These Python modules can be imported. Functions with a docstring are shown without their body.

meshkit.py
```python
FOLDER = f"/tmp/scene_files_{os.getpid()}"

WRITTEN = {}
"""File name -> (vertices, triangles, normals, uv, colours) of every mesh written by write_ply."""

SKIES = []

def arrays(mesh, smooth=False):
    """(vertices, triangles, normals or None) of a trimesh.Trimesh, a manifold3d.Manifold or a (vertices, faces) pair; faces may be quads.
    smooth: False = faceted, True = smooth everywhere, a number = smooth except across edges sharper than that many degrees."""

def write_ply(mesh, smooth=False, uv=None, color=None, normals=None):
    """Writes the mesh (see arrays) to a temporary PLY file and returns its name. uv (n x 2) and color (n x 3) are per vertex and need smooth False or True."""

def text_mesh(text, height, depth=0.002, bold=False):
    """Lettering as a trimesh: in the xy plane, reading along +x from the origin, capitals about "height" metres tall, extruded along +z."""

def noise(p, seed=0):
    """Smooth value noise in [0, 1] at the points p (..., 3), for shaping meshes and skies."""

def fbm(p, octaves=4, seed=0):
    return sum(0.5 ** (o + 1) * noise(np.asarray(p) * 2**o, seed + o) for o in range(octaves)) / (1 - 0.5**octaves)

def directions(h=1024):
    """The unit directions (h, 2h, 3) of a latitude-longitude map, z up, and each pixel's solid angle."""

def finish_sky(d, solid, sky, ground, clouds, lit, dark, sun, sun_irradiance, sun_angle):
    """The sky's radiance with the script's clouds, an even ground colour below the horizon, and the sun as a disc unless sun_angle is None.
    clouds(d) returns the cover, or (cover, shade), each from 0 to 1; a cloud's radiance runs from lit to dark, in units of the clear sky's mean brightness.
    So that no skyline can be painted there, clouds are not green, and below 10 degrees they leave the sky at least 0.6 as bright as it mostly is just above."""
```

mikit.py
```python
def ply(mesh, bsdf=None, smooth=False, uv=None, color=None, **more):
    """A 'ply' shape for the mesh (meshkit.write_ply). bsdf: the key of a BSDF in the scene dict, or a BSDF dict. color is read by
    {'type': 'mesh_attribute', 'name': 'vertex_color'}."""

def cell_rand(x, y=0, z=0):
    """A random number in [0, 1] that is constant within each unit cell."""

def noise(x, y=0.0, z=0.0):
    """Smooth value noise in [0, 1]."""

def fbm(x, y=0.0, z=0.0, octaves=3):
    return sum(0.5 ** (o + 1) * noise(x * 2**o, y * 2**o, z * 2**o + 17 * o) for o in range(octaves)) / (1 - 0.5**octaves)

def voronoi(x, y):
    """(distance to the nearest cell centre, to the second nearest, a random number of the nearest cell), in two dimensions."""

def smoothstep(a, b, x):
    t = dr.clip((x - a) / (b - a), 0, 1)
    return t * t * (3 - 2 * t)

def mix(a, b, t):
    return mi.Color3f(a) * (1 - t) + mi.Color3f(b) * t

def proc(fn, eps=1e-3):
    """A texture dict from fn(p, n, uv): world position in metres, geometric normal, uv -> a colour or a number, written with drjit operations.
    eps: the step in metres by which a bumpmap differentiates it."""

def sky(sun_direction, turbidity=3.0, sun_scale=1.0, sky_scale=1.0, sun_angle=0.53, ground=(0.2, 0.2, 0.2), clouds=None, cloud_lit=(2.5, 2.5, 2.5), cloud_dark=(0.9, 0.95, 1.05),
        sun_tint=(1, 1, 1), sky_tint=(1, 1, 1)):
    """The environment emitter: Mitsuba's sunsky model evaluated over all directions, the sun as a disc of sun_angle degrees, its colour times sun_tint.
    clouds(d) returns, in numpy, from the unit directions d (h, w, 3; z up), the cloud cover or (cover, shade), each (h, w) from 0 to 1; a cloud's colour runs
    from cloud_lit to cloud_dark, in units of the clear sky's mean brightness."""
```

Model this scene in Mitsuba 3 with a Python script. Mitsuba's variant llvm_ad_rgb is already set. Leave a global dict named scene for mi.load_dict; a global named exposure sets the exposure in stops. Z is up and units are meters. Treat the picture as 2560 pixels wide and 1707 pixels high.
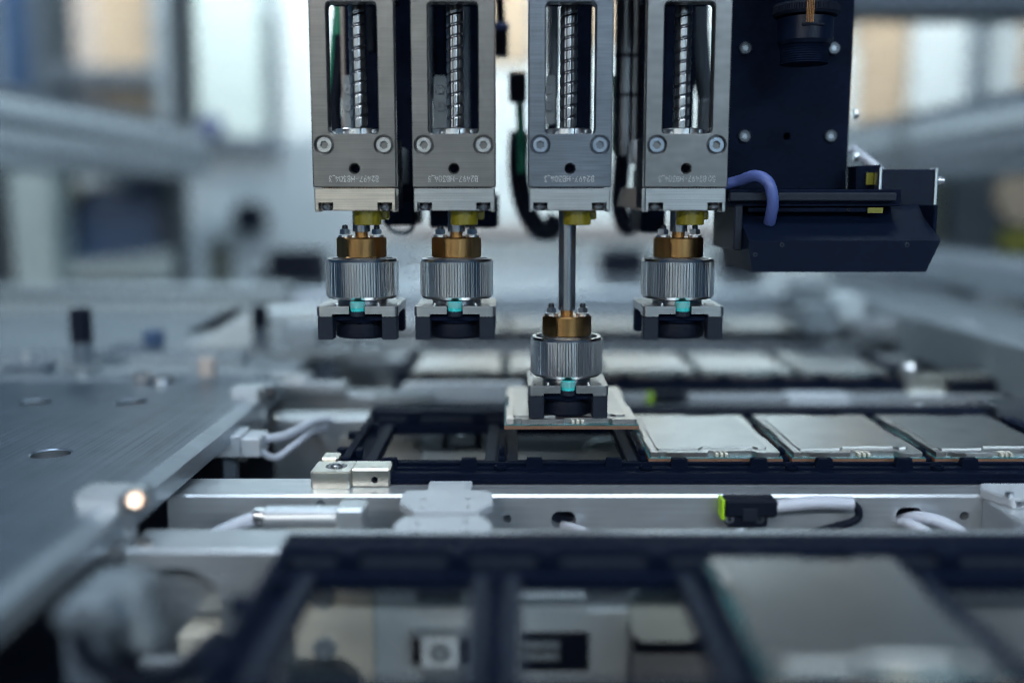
import math, random
import numpy as np, trimesh, manifold3d as m3, mitsuba as mi, mikit, meshkit
import drjit as dr

# ---------------------------------------------------------------- camera, light, exposure (millimetres below, metres in the scene)
F, ZC, TH = 2500.0, 355.0, math.atan(357 / 2500.0)          # focal length in photo pixels, camera distance, pitch
CT, ST = math.cos(TH), math.sin(TH)
T = mi.ScalarTransform4f
scene, labels = {'type': 'scene'}, {}
scene['camera'] = {'type': 'thinlens', 'fov': 2 * math.degrees(math.atan(1280 / F)), 'fov_axis': 'x', 'near_clip': 0.01, 'far_clip': 30.0,
    'aperture_radius': 0.0064, 'focus_distance': 0.360,
    'to_world': T().look_at(origin=[0, -ZC / 1000, 0], target=[0, -ZC / 1000 + CT, -ST], up=[0, 0, 1])}
scene['room_light'] = {'type': 'constant', 'radiance': {'type': 'rgb', 'value': [0.010, 0.030, 0.062]}}   # the even light of the large hall
LAMPS = [  # x0, x1, y0, y1, z, colour, strength
    (-1400, 1400, 2000, 2200, 1650, (0.96, 1.05, 1.04), 56.0),
    (-1300, 600, 450, 620, 1250, (0.78, 1.0, 1.14), 11.0),
    (-450, 650, -560, -320, 1250, (0.84, 0.98, 1.10), 9.0),
    (-2000, -300, -2050, -1850, 960, (0.98, 0.96, 0.92), 36.0),
    (300, 2000, -2050, -1850, 960, (0.78, 0.96, 1.14), 36.0)]
exposure = 0.12

# ---------------------------------------------------------------- helpers
def P(px, py, Y):                       # the point of the depth plane Y (mm) that stands at this place of the photo: (x, z)
    dx, dy = (px - 1280) / F, (853.5 - py) / F
    t = (Y + ZC) / (CT + dy * ST)
    return dx * t, (-ST + dy * CT) * t
def PZ(px, py, z):                      # the same on the level plane z: (x, Y)
    dx, dy = (px - 1280) / F, (853.5 - py) / F
    t = z / (-ST + dy * CT)
    return dx * t, (CT + dy * ST) * t - ZC
def rect(px0, py0, px1, py1, Y):        # x0, x1, z0, z1
    my = (py0 + py1) / 2
    return P(px0, my, Y)[0], P(px1, my, Y)[0], P(px0, py1, Y)[1], P(px0, py0, Y)[1]
M = m3.Manifold
def bx(x0, x1, y0, y1, z0, z1, c=0.25):
    c = min(c, (x1 - x0) / 3, (y1 - y0) / 3, (z1 - z0) / 3)
    if c <= 0: return M.cube((x1 - x0, y1 - y0, z1 - z0)).translate((x0, y0, z0))
    pts = []
    for sx in (0, 1):
        for sy in (0, 1):
            for sz in (0, 1):
                for k in range(3):
                    e = [c, c, c]; e[k] = 0
                    pts.append(((x1 - e[0], x0 + e[0])[1 - sx], (y1 - e[1], y0 + e[1])[1 - sy], (z1 - e[2], z0 + e[2])[1 - sz]))
    return M.hull_points(np.array(pts))
def mat4(m): return np.array(m, float)[:3]
def prism(poly, a, b, axis='z', c=0.0):
    cs = m3.CrossSection([np.array(poly, float)], m3.FillRule.NonZero)
    if c > 0:
        s = m3.CrossSection.offset(cs, -c, m3.JoinType.Miter)
        m = s.extrude(b - a).translate((0, 0, a)) + cs.extrude(b - a - 2 * c).translate((0, 0, a + c))
    else: m = cs.extrude(b - a).translate((0, 0, a))
    if axis == 'y': m = m.transform(mat4([[1, 0, 0, 0], [0, 0, 1, 0], [0, 1, 0, 0]]))     # polygon in x, z
    if axis == 'x': m = m.transform(mat4([[0, 0, 1, 0], [1, 0, 0, 0], [0, 1, 0, 0]]))     # polygon in y, z
    return m
def rpoly(x0, x1, y0, y1, r, n=7):
    out = []
    for cx, cy, a in ((x1 - r, y1 - r, 0), (x0 + r, y1 - r, 90), (x0 + r, y0 + r, 180), (x1 - r, y0 + r, 270)):
        for k in range(n): t = math.radians(a + 90 * k / (n - 1)); out.append((cx + r * math.cos(t), cy + r * math.sin(t)))
    return out
def rbx(x0, x1, y0, y1, z0, z1, r, axis='z', c=0.0):     # rounded rectangle seen along the axis
    if axis == 'z': return prism(rpoly(x0, x1, y0, y1, r), z0, z1, 'z', c)
    if axis == 'y': return prism(rpoly(x0, x1, z0, z1, r), y0, y1, 'y', c)
    return prism(rpoly(y0, y1, z0, z1, r), x0, x1, 'x', c)
def cy(x, y, z, r, h, axis='z', seg=40, r2=None):        # from (x, y, z) along +axis
    m = M.cylinder(h, r, r if r2 is None else r2, seg)
    if axis == 'y': m = m.rotate((-90, 0, 0))
    if axis == 'x': m = m.rotate((0, 90, 0))
    return m.translate((x, y, z))
def lathe(prof, x=0, y=0, z=0, axis='z', seg=48):
    m = M.revolve(m3.CrossSection([np.array(prof, float)], m3.FillRule.NonZero), seg)
    if axis == 'y': m = m.rotate((90, 0, 0))             # profile height runs along -y (towards the camera)
    if axis == 'x': m = m.rotate((0, 90, 0))
    return m.translate((x, y, z))
def hexa(r, a=30): return [(r * math.cos(math.radians(60 * k + a)), r * math.sin(math.radians(60 * k + a))) for k in range(6)]
def spline(pts, n=10):
    p = np.array(pts, float); p = np.vstack([2 * p[0] - p[1], p, 2 * p[-1] - p[-2]]); out = []
    for i in range(1, len(p) - 2):
        for t in np.linspace(0, 1, n, endpoint=False):
            a, b, c, d = p[i - 1:i + 3]
            out.append(0.5 * (2 * b + (c - a) * t + (2 * a - 5 * b + 4 * c - d) * t * t + (3 * b - a - 3 * c + d) * t ** 3))
    return np.array(out + [p[-2]])
def hose(pts, r, sides=14, n=10):
    p = spline(pts, n); t = np.gradient(p, axis=0); t /= np.linalg.norm(t, axis=1, keepdims=True)
    u = np.cross(t[0], [0.3, 0.5, 0.8]); u /= np.linalg.norm(u); rings = []
    for k in range(len(p)):
        u = u - t[k] * (u @ t[k]); u /= np.linalg.norm(u); w = np.cross(t[k], u)
        a = np.arange(sides) * 2 * np.pi / sides
        rings.append(p[k] + r * (np.cos(a)[:, None] * u + np.sin(a)[:, None] * w))
    v = np.vstack(rings + [p[:1], p[-1:]]); f = []
    for i in range(len(p) - 1):
        for j in range(sides):
            a, b = i * sides + j, i * sides + (j + 1) % sides
            f += [(a, b, b + sides), (a, b + sides, a + sides)]
    e = len(p) * sides
    for j in range(sides):
        f += [(e, (j + 1) % sides, j), (e + 1, e - sides + j, e - sides + (j + 1) % sides)]
    return trimesh.Trimesh(v, f, process=False)
def tri(m):
    if isinstance(m, trimesh.Trimesh): return m
    q = m.to_mesh(); return trimesh.Trimesh(q.vert_properties[:, :3], q.tri_verts, process=False)
def join(*ms): return trimesh.util.concatenate([tri(m) for m in ms])

def numbered(name):
    used = lambda k: k in scene or k in labels or any(s.startswith(k + '__') for s in scene)
    if not used(name): return name
    i = 1
    while used(f'{name}_{i:03d}'): i += 1
    return f'{name}_{i:03d}'
def put(key, mesh, mat, smooth=32):
    m = tri(mesh).copy()
    if len(m.faces) == 0: raise ValueError(key)
    m.vertices = np.asarray(m.vertices) * 0.001
    scene[key] = mikit.ply(m, mat, smooth); return key
def thing(name, label, cat, group=None):
    k = numbered(name); labels[k] = {'label': label, 'category': cat}
    if group: labels[k]['group'] = group
    return k
def part(root, name, mesh, mat, label=None, smooth=32, stuff=False):
    k = put(numbered(root + '__' + name), mesh, mat, smooth)
    if label: labels[k] = {'label': label}
    if stuff: labels.setdefault(k, {})['kind'] = 'stuff'
    return k
def solo(name, mesh, mat, label, cat, group=None, smooth=32):
    k = numbered(name); put(k, mesh, mat, smooth)
    labels[k] = {'label': label, 'category': cat}
    if group: labels[k]['group'] = group
    return k
def struct(name, mesh, mat, label, smooth=32):
    put(name, mesh, mat, smooth); labels[name] = {'label': label, 'kind': 'structure'}; return name

# ---------------------------------------------------------------- materials
def rgb(c): return {'type': 'rgb', 'value': [float(x) for x in c]}
def mat(key, c, rough=0.5, metal=0.0, spec=0.5, **kw):
    b = {'type': 'principled', 'base_color': c if isinstance(c, dict) else rgb(c), 'roughness': rough, 'metallic': metal, 'specular': spec, **kw}
    scene[key] = {'type': 'twosided', 'bsdf': b} if 'spec_trans' not in kw else b
    return key
def brushed(c, fx, fy, fz, amt=0.22, blot=0.25):
    c = mi.ScalarColor3f(*c)
    def fn(p, n, uv):
        g = mikit.noise(p.x * fx, p.y * fy, p.z * fz) - 0.5
        b = mikit.fbm(p.x * 90, p.y * 90, p.z * 90, 3) - 0.5
        return mi.Color3f(c) * (1 + amt * g + blot * b)
    return mikit.proc(fn)
mat('steel', brushed((.185, .177, .17), 60, 300, 2600, .20, .30), .33, 1.0)
mat('steel_blue', brushed((.165, .18, .205), 110, 300, 2200, .30, .30), .30, 1.0)
mat('steel_grey', brushed((.185, .185, .185), 200, 300, 600, .16, .34), .36, 1.0)
mat('aluminium_edge', brushed((.36, .41, .46), 40, 400, 900, .10, .12), .36, .8)
mat('aluminium_dark', brushed((.22, .26, .30), 40, 400, 900, .10, .12), .34, .7)
mat('steel_plate', brushed((.46, .455, .45), 50, 300, 2400, .30, .25), .28, 1.0)
mat('steel_warm', brushed((.60, .52, .44), 50, 300, 2400, .30, .3), .30, 1.0)
mat('steel_bright', (.72, .72, .73), .22, 1.0)
mat('mirror_steel', (.80, .56, .42), .24, 1.0)
mat('steel_screw', (.34, .38, .44), .25, 1.0)
mat('steel_dark', (.30, .31, .33), .25, 1.0)
mat('mark', (.46, .46, .45), .45, 0.3)
mat('mark_faint', (.36, .36, .36), .4, 0.4)
mat('rod_steel', (.40, .40, .41), .2, 1.0)
mat('knurl_steel', (.66, .65, .65), .17, 1.0)
mat('bolt_grey', (.09, .10, .115), .4, .9)
mat('screw_black', (.05, .055, .065), .3, 0.9)
mat('brass', brushed((.42, .225, .085), 900, 900, 60, .40, .5), .26, 1.0)
mat('aluminium', brushed((.50, .53, .56), 40, 400, 900, .14, .18), .28, 0.62)
mat('aluminium_plate', brushed((.21, .26, .32), 1500, 10, 400, .36, .25), .32, .92)
mat('aluminium_white', (.58, .615, .655), .42, 0.35)
mat('deck_metal', (.40, .44, .48), .32, .8)
mat('nickel', brushed((.72, .68, .60), 300, 300, 300, .1, .3), .28, 1.0)
mat('lid', brushed((.50, .495, .48), 300, 300, 300, .05, .22), .25, .92)
mat('lid_edge', (.60, .585, .56), .26, .95)
mat('board_brown', (.17, .085, .05), .5)
mat('board_teal', (.010, .09, .105), .35)
mat('gold', (.85, .80, .68), .35, .6)
mat('tray', (.0022, .0055, .0165), .6, 0, .06)
mat('tray_bar', (.015, .020, .032), .6, 0, .10)
mat('black', brushed((.0032, .007, .020), 700, 700, 700, .5, .9), .6, 0, .05)
mat('bar_black', (.0028, .0068, .019), .5, 0, .08)
mat('black_gloss', (.003, .0065, .019), .3, 0, .2)
mat('rubber', (.004, .007, .016), .6, 0, .15)
mat('graphite', (.013, .018, .029), .5, .1, .2)
mat('amber', (.17, .14, .010), .28, 0, .5)
mat('teal', (.035, .50, .48), .12, 0, .7)
mat('teal_clear', (.14, .42, .41), .10, 0, .8)
mat('white_cable', (.56, .59, .67), .4)
mat('blue_cable', (.085, .12, .33), .38)
mat('green_cable', (.01, .22, .12), .4)
mat('lime', (.42, .72, .02), .4)
mat('yellow_label', (.17, .165, .012), .5)
mat('white_paint', (.62, .68, .70), .5)
mat('pale_paint', (.50, .58, .58), .55)
mat('tan_paint', (.46, .35, .25), .6)
mat('pink_paint', (.46, .39, .35), .6)
mat('blue_glass', (.045, .085, .17), .35)
mat('dark_paint', (.035, .048, .060), .5)
mat('grey_paint', (.25, .29, .33), .5)
mat('slate_paint', (.10, .125, .155), .5)
mat('olive_paint', (.10, .11, .09), .6)
mat('face_brown', (.34, .335, .315), .5, .2)
mat('face_grey', (.48, .54, .56), .5, .3)
mat('bed_paint', (.018, .025, .042), .5)
mat('beige_plate', (.70, .65, .54), .45, .2)
mat('grey_plate', (.24, .275, .30), .45, .3)
mat('copper', (.42, .20, .07), .4, .6)

# ---------------------------------------------------------------- lamps
for i, (x0, x1, y0, y1, z, c, s) in enumerate(LAMPS):
    t = thing('ceiling_lamp', ('long neutral ceiling lamp above the far wall', 'long cool white lamp high above the conveyor lanes', 'cool white lamp high above the spindle heads',
        'warm white lamp high behind the camera on the left', 'cool white lamp high behind the camera on the right')[i], 'ceiling lamp')
    part(t, 'housing', bx(x0 - 20, x1 + 20, y0 - 20, y1 + 20, z + 4, z + 70, 5), 'white_paint')
    if i == 0: part(t, 'front_shade', bx(x0 - 20, x1 + 20, y0 - 34, y0 - 22, z - 330, z + 70, 1), 'white_paint')
    k = part(t, 'diffuser', trimesh.Trimesh([[x0, y0, z], [x1, y0, z], [x1, y1, z], [x0, y1, z]], [[0, 2, 1], [0, 3, 2]]), 'white_paint', smooth=False)
    scene[k]['emitter'] = {'type': 'area', 'radiance': rgb([v * s for v in c])}

# ---------------------------------------------------------------- setting: bed, decks, far wall
struct('machine_bed', bx(-900, 900, -330, 1100, -175, -150, 1), 'bed_paint', 'dark machine bed under the conveyor lanes')
struct('floor', bx(-4000, 4000, -2500, 4000, -950, -930, 0), 'grey_paint', 'grey hall floor')

WY = 2600
wall = thing('partition_wall', 'far blurred wall of tan and pale panels with a blue window', 'wall')
def wpanel(name, px0, px1, py0, py1, m, dy=0, label=None):
    x0, x1, z0, z1 = rect(px0, py0, px1, py1, WY)
    part(wall, name, bx(x0, x1, WY - 40 - dy, WY + 20, z0, z1, 4), m, label)
x0, x1, z0, z1 = rect(-500, -420, 3060, 900, WY + 30)
part(wall, 'backing', bx(x0, x1, WY + 25, WY + 60, z0, z1, 2), 'grey_paint')
wpanel('window', -380, 200, -55, 300, 'blue_glass', 0, 'dark blue window pane')
wpanel('post', 150, 196, -55, 300, 'dark_paint', 25)
wpanel('post', 96, 140, -55, 300, 'slate_paint', 12)
wpanel('post', 0, 24, -55, 300, 'slate_paint', 30)
wpanel('panel', 204, 392, -55, 300, 'tan_paint', 0, 'tan panel')
wpanel('panel', 200, 262, -55, 300, 'pink_paint', 8, 'pinkish panel')
wpanel('rail', 150, 420, 178, 222, 'slate_paint', 60)
wpanel('post', 398, 420, -55, 330, 'grey_paint', 20)
wpanel('panel', 480, 665, -55, 600, 'pale_paint', 0)
wpanel('panel', 715, 1130, -55, 600, 'white_paint', 20)
wpanel('panel', 1150, 1330, -55, 170, 'tan_paint', 15, 'tan panel')
wpanel('panel', 1150, 1420, 175, 600, 'white_paint', 10)
wpanel('panel', 1430, 1660, -55, 120, 'tan_paint', 15, 'tan panel')
wpanel('panel', 1430, 2120, 125, 600, 'white_paint', 12)
wpanel('panel', 1670, 2120, -55, 115, 'white_paint', 12)
wpanel('panel', 2130, 2252, -55, 420, 'tan_paint', 10, 'tan panel')
wpanel('panel', 2262, 2400, -55, 420, 'white_paint', 10)
wpanel('post', 2402, 2424, -55, 420, 'slate_paint', 40)
wpanel('panel', 2430, 2530, -55, 420, 'white_paint', 10)
wpanel('panel', 2536, 2900, -55, 420, 'tan_paint', 10, 'tan panel')

hw = thing('hall_wall', 'panelled hall wall with white and dark fields behind the camera', 'wall')
xx = -3000
for k, w in enumerate((420, 260, 640, 180, 300, 420, 520, 160, 240, 330, 700, 220, 420, 300, 560, 330)):
    part(hw, 'panel', bx(xx, xx + w - 12, -2440, -2400, -930, 1000, 3), ('white_paint', 'slate_paint', 'pale_paint', 'dark_paint')[k % 4]); xx += w

# gantry beams that run away on both sides
gb = thing('gantry_beam', 'pale blurred gantry beam receding along the left edge', 'gantry beam', None)
part(gb, 'beam', bx(-500, -420, -60, 1060, 26, 84, 4), 'white_paint')
part(gb, 'slot', bx(-419.5, -416, -60, 1050, 62, 70, .5), 'grey_paint'); part(gb, 'slot', bx(-419.5, -416, -60, 1050, 40, 46, .5), 'grey_paint')
part(gb, 'rail', bx(-490, -430, -60, 1050, 84.2, 98, 3), 'slate_paint')
gb = thing('gantry_beam', 'pale blurred gantry beam receding along the right edge', 'gantry beam', None)
part(gb, 'beam', bx(420, 500, -60, 1060, 22, 82, 4), 'grey_paint')
part(gb, 'slot', bx(416, 419.5, -60, 1050, 60, 74, .5), 'white_paint'); part(gb, 'slot', bx(416, 419.5, -60, 1050, 36, 42, .5), 'slate_paint')
part(gb, 'rail', bx(430, 490, -60, 1050, 82.2, 92, 3), 'slate_paint')
cb = thing('cross_beam', 'dark cross beam with slanted teeth along the top right edge', 'beam')
part(cb, 'beam', bx(262, 800, 690, 740, 188, 250, 3), 'slate_paint')
part(cb, 'rack', join(*[prism([(262 + 14 * k, 181), (268 + 14 * k, 181), (276 + 14 * k, 188.5), (268 + 14 * k, 188.5)], 692, 730, 'y') for k in range(36)]), 'dark_paint', stuff=True)

def boxpx(px0, py0, px1, py1, Y, depth, c=2):
    a, b, z0, z1 = rect(px0, py0, px1, py1, Y); return bx(a, b, Y, Y + depth, z0, z1, c)
# left background: frame legs and cabinets under the beam
cab = thing('machine_frame', 'pale green-white machine frame with dark openings under the left beam', 'machine frame')
part(cab, 'leg', boxpx(-60, 405, 20, 760, 905, 60), 'dark_paint'); part(cab, 'leg', boxpx(28, 405, 135, 760, 900, 60), 'pale_paint')
x0, x1, z0, z1 = rect(130, 410, 440, 760, 960)
part(cab, 'opening', bx(x0, x1, 965, 990, z0, z1, 1), 'blue_glass', 'dark blue opening')
part(cab, 'gusset', prism([P(130, 405, 950), P(300, 405, 950), P(130, 560, 950)], 945, 960, 'y'), 'olive_paint')
part(cab, 'shelf', prism([P(130, 690, 940), P(130, 664, 940), P(420, 625, 940), P(440, 625, 940), P(440, 700, 940)], 925, 955, 'y'), 'pale_paint')
part(cab, 'leg', boxpx(402, 400, 444, 760, 935, 50), 'dark_paint')
part(cab, 'bracket', boxpx(190, 424, 300, 472, 880, 30), 'white_paint')
pc = thing('pale_cabinet', 'large pale blurred cabinet behind the leftmost spindle head', 'cabinet')
part(pc, 'body', boxpx(452, 345, 1010, 720, 1250, 120, 4), 'white_paint')
part(pc, 'ledge', boxpx(452, 340, 700, 380, 1225, 24, 4), 'grey_paint')
part(pc, 'foot', boxpx(520, 610, 575, 730, 1235, 14, 4), 'olive_paint')
part(pc, 'tall_post', boxpx(425, -120, 470, 330, 1260, 40, 3), 'dark_paint', 'dark teal post')
part(pc, 'knob', cy(*[P(615, 545, 1200)[0], 1240, P(615, 545, 1200)[1]], 24, 30, 'y').translate((0, -32, 0)), 'rubber', 'black round knob')
part(pc, 'pipe', cy(P(530, 560, 1200)[0], 1222, P(530, 560, 1200)[1], 20, 25, 'y'), 'white_paint')
b = P(520, 315, 1200); part(pc, 'button', lathe([(0, 0), (17, 0), (17, 14), (12, 22), (0, 24)], b[0], 1224, b[1], 'y'), 'blue_cable', 'blue round button')
# right background
rc = thing('dark_cabinet', 'dark blurred cabinet under the right gantry beam', 'cabinet')
part(rc, 'body', boxpx(2150, 425, 2800, 700, 940, 120, 4), 'olive_paint')
part(rc, 'door', boxpx(2370, 450, 2760, 640, 925, 14, 3), 'dark_paint')
part(rc, 'round_lid', cy(P(2560, 490, 915)[0], 915, P(2560, 490, 915)[1], 34, 9, 'y'), 'tan_paint', 'tan round cover')
part(rc, 'yellow_tag', rbx(*rect(2500, 575, 2640, 630, 915)[:2], 912, 920, *rect(2500, 575, 2640, 630, 915)[2:], 8, 'y'), 'yellow_label', 'yellow tag')
solo('lower_rail', bx(400, 470, 120, 920, -80, -52, 3), 'grey_paint', 'grey rail receding below the dark cabinet on the right', 'rail')
# machine housing far behind the heads
hs = thing('rear_conveyor', 'white blurred conveyor housing behind the spindle heads', 'conveyor')
for a, b, z in ((560, 690, -84), (702, 880, -80), (895, 1235, -76)): part(hs, 'deck_slab', bx(-230, 430, a, b, z - 8, z, 2), 'deck_metal')
part(hs, 'top_panel', boxpx(880, 560, 1900, 600, 980, 80, 6), 'pink_paint')
part(hs, 'lower_panel', bx(-228, 428, 562, 570, -140, -92.2, 1), 'grey_paint')
for (px, py, w, h, Y) in ((735, 660, 90, 44, 640), (1560, 648, 80, 30, 700), (1860, 646, 70, 30, 700), (720, 700, 120, 22, 640)):
    a = P(px, py, Y); part(hs, 'roller', rbx(a[0] - w * .3, a[0] + w * .3, Y, Y + 40, -83, a[1] + h * .3, 6, 'y', 2), 'rubber')
# deck behind the left plate
t = thing('rear_rail', 'grey horizontal machine rail with dark stripes across the left background', 'rail')
part(t, 'upper_strip', boxpx(-200, 718, 720, 733, 470, 30), 'face_grey'); part(t, 'dark_scale', boxpx(-200, 735, 720, 748, 474, 30, .5), 'slate_paint'); part(t, 'lower_face', boxpx(-200, 750, 720, 850, 468, 40), 'face_grey'); part(t, 'foot_strip', boxpx(-200, 852, 720, 876, 466, 42), 'grey_paint')
struct('rear_deck', join(bx(-700, -118, 140, 460, -104, -92, 1.5), bx(-118, 420, 455, 640, -112, -104, 1)), 'grey_plate', 'pale metal deck behind the left plate')

# ---------------------------------------------------------------- spindle heads
def screw_socket(x, y, z, r, h, hx):            # socket head screw seen from the front (axis y)
    m = lathe([(0, 0), (r, 0), (r, h - .35), (r - .35, h), (0, h)], x, y, z, 'y', 40)
    return m - prism([(x + a, z + b) for a, b in hexa(hx, (x * 37.7 + z * 11) % 60)], y - h - 1, y - h + 1.6, 'y')
def screw_mesh(r0, z0, z1, pitch=4.0, seg=80, dz=0.22):
    n = int((z1 - z0) / dz); z = np.linspace(z0, z1, n)[:, None]; a = np.linspace(0, 2 * np.pi, seg, endpoint=False)[None]
    ph = (z / pitch - a / (2 * np.pi)) % 1.0
    g = np.clip(1 - np.abs(ph - .5) / .13, 0, 1)
    r = r0 - .34 * np.sqrt(g) - .10 * (np.abs(((a * 8 / (2 * np.pi)) % 1) - .5) < .11)
    v = np.stack([r * np.cos(a), r * np.sin(a), np.broadcast_to(z, r.shape)], -1).reshape(-1, 3)
    i, j = np.meshgrid(np.arange(n - 1), np.arange(seg), indexing='ij'); q = i * seg + j; q2 = i * seg + (j + 1) % seg
    f = np.concatenate([np.stack([q, q2, q2 + seg], -1).reshape(-1, 3), np.stack([q, q2 + seg, q + seg], -1).reshape(-1, 3)])
    return trimesh.Trimesh(v, f, process=False)
def knurl_mesh(r, z0, z1, teeth=76, seed=0):
    pts, rn = [], random.Random(seed)
    for k in range(teeth):
        a, q, u = 2 * math.pi * k / teeth, rn.uniform(.30, .62), rn.uniform(-.10, .10)
        for da, rr in ((0.0, r - q), (.20, r - .04 + u * .4), (.50, r), (.80, r - .04 - u * .4)):
            t = a + da * 2 * math.pi / teeth; pts.append((rr * math.cos(t), rr * math.sin(t)))
    body = prism(pts, z0 + .9, z1 - .9)
    caps = lathe([(0, z0), (r - .8, z0), (r - .25, z0 + .92), (0, z0 + .92)], seg=72) + lathe([(0, z1 - .92), (r - .25, z1 - .92), (r - .7, z1), (0, z1)], seg=72)
    return body + caps - cy(0, 0, z1 - 1.6, r - 2.0, 3, seg=72)

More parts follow.
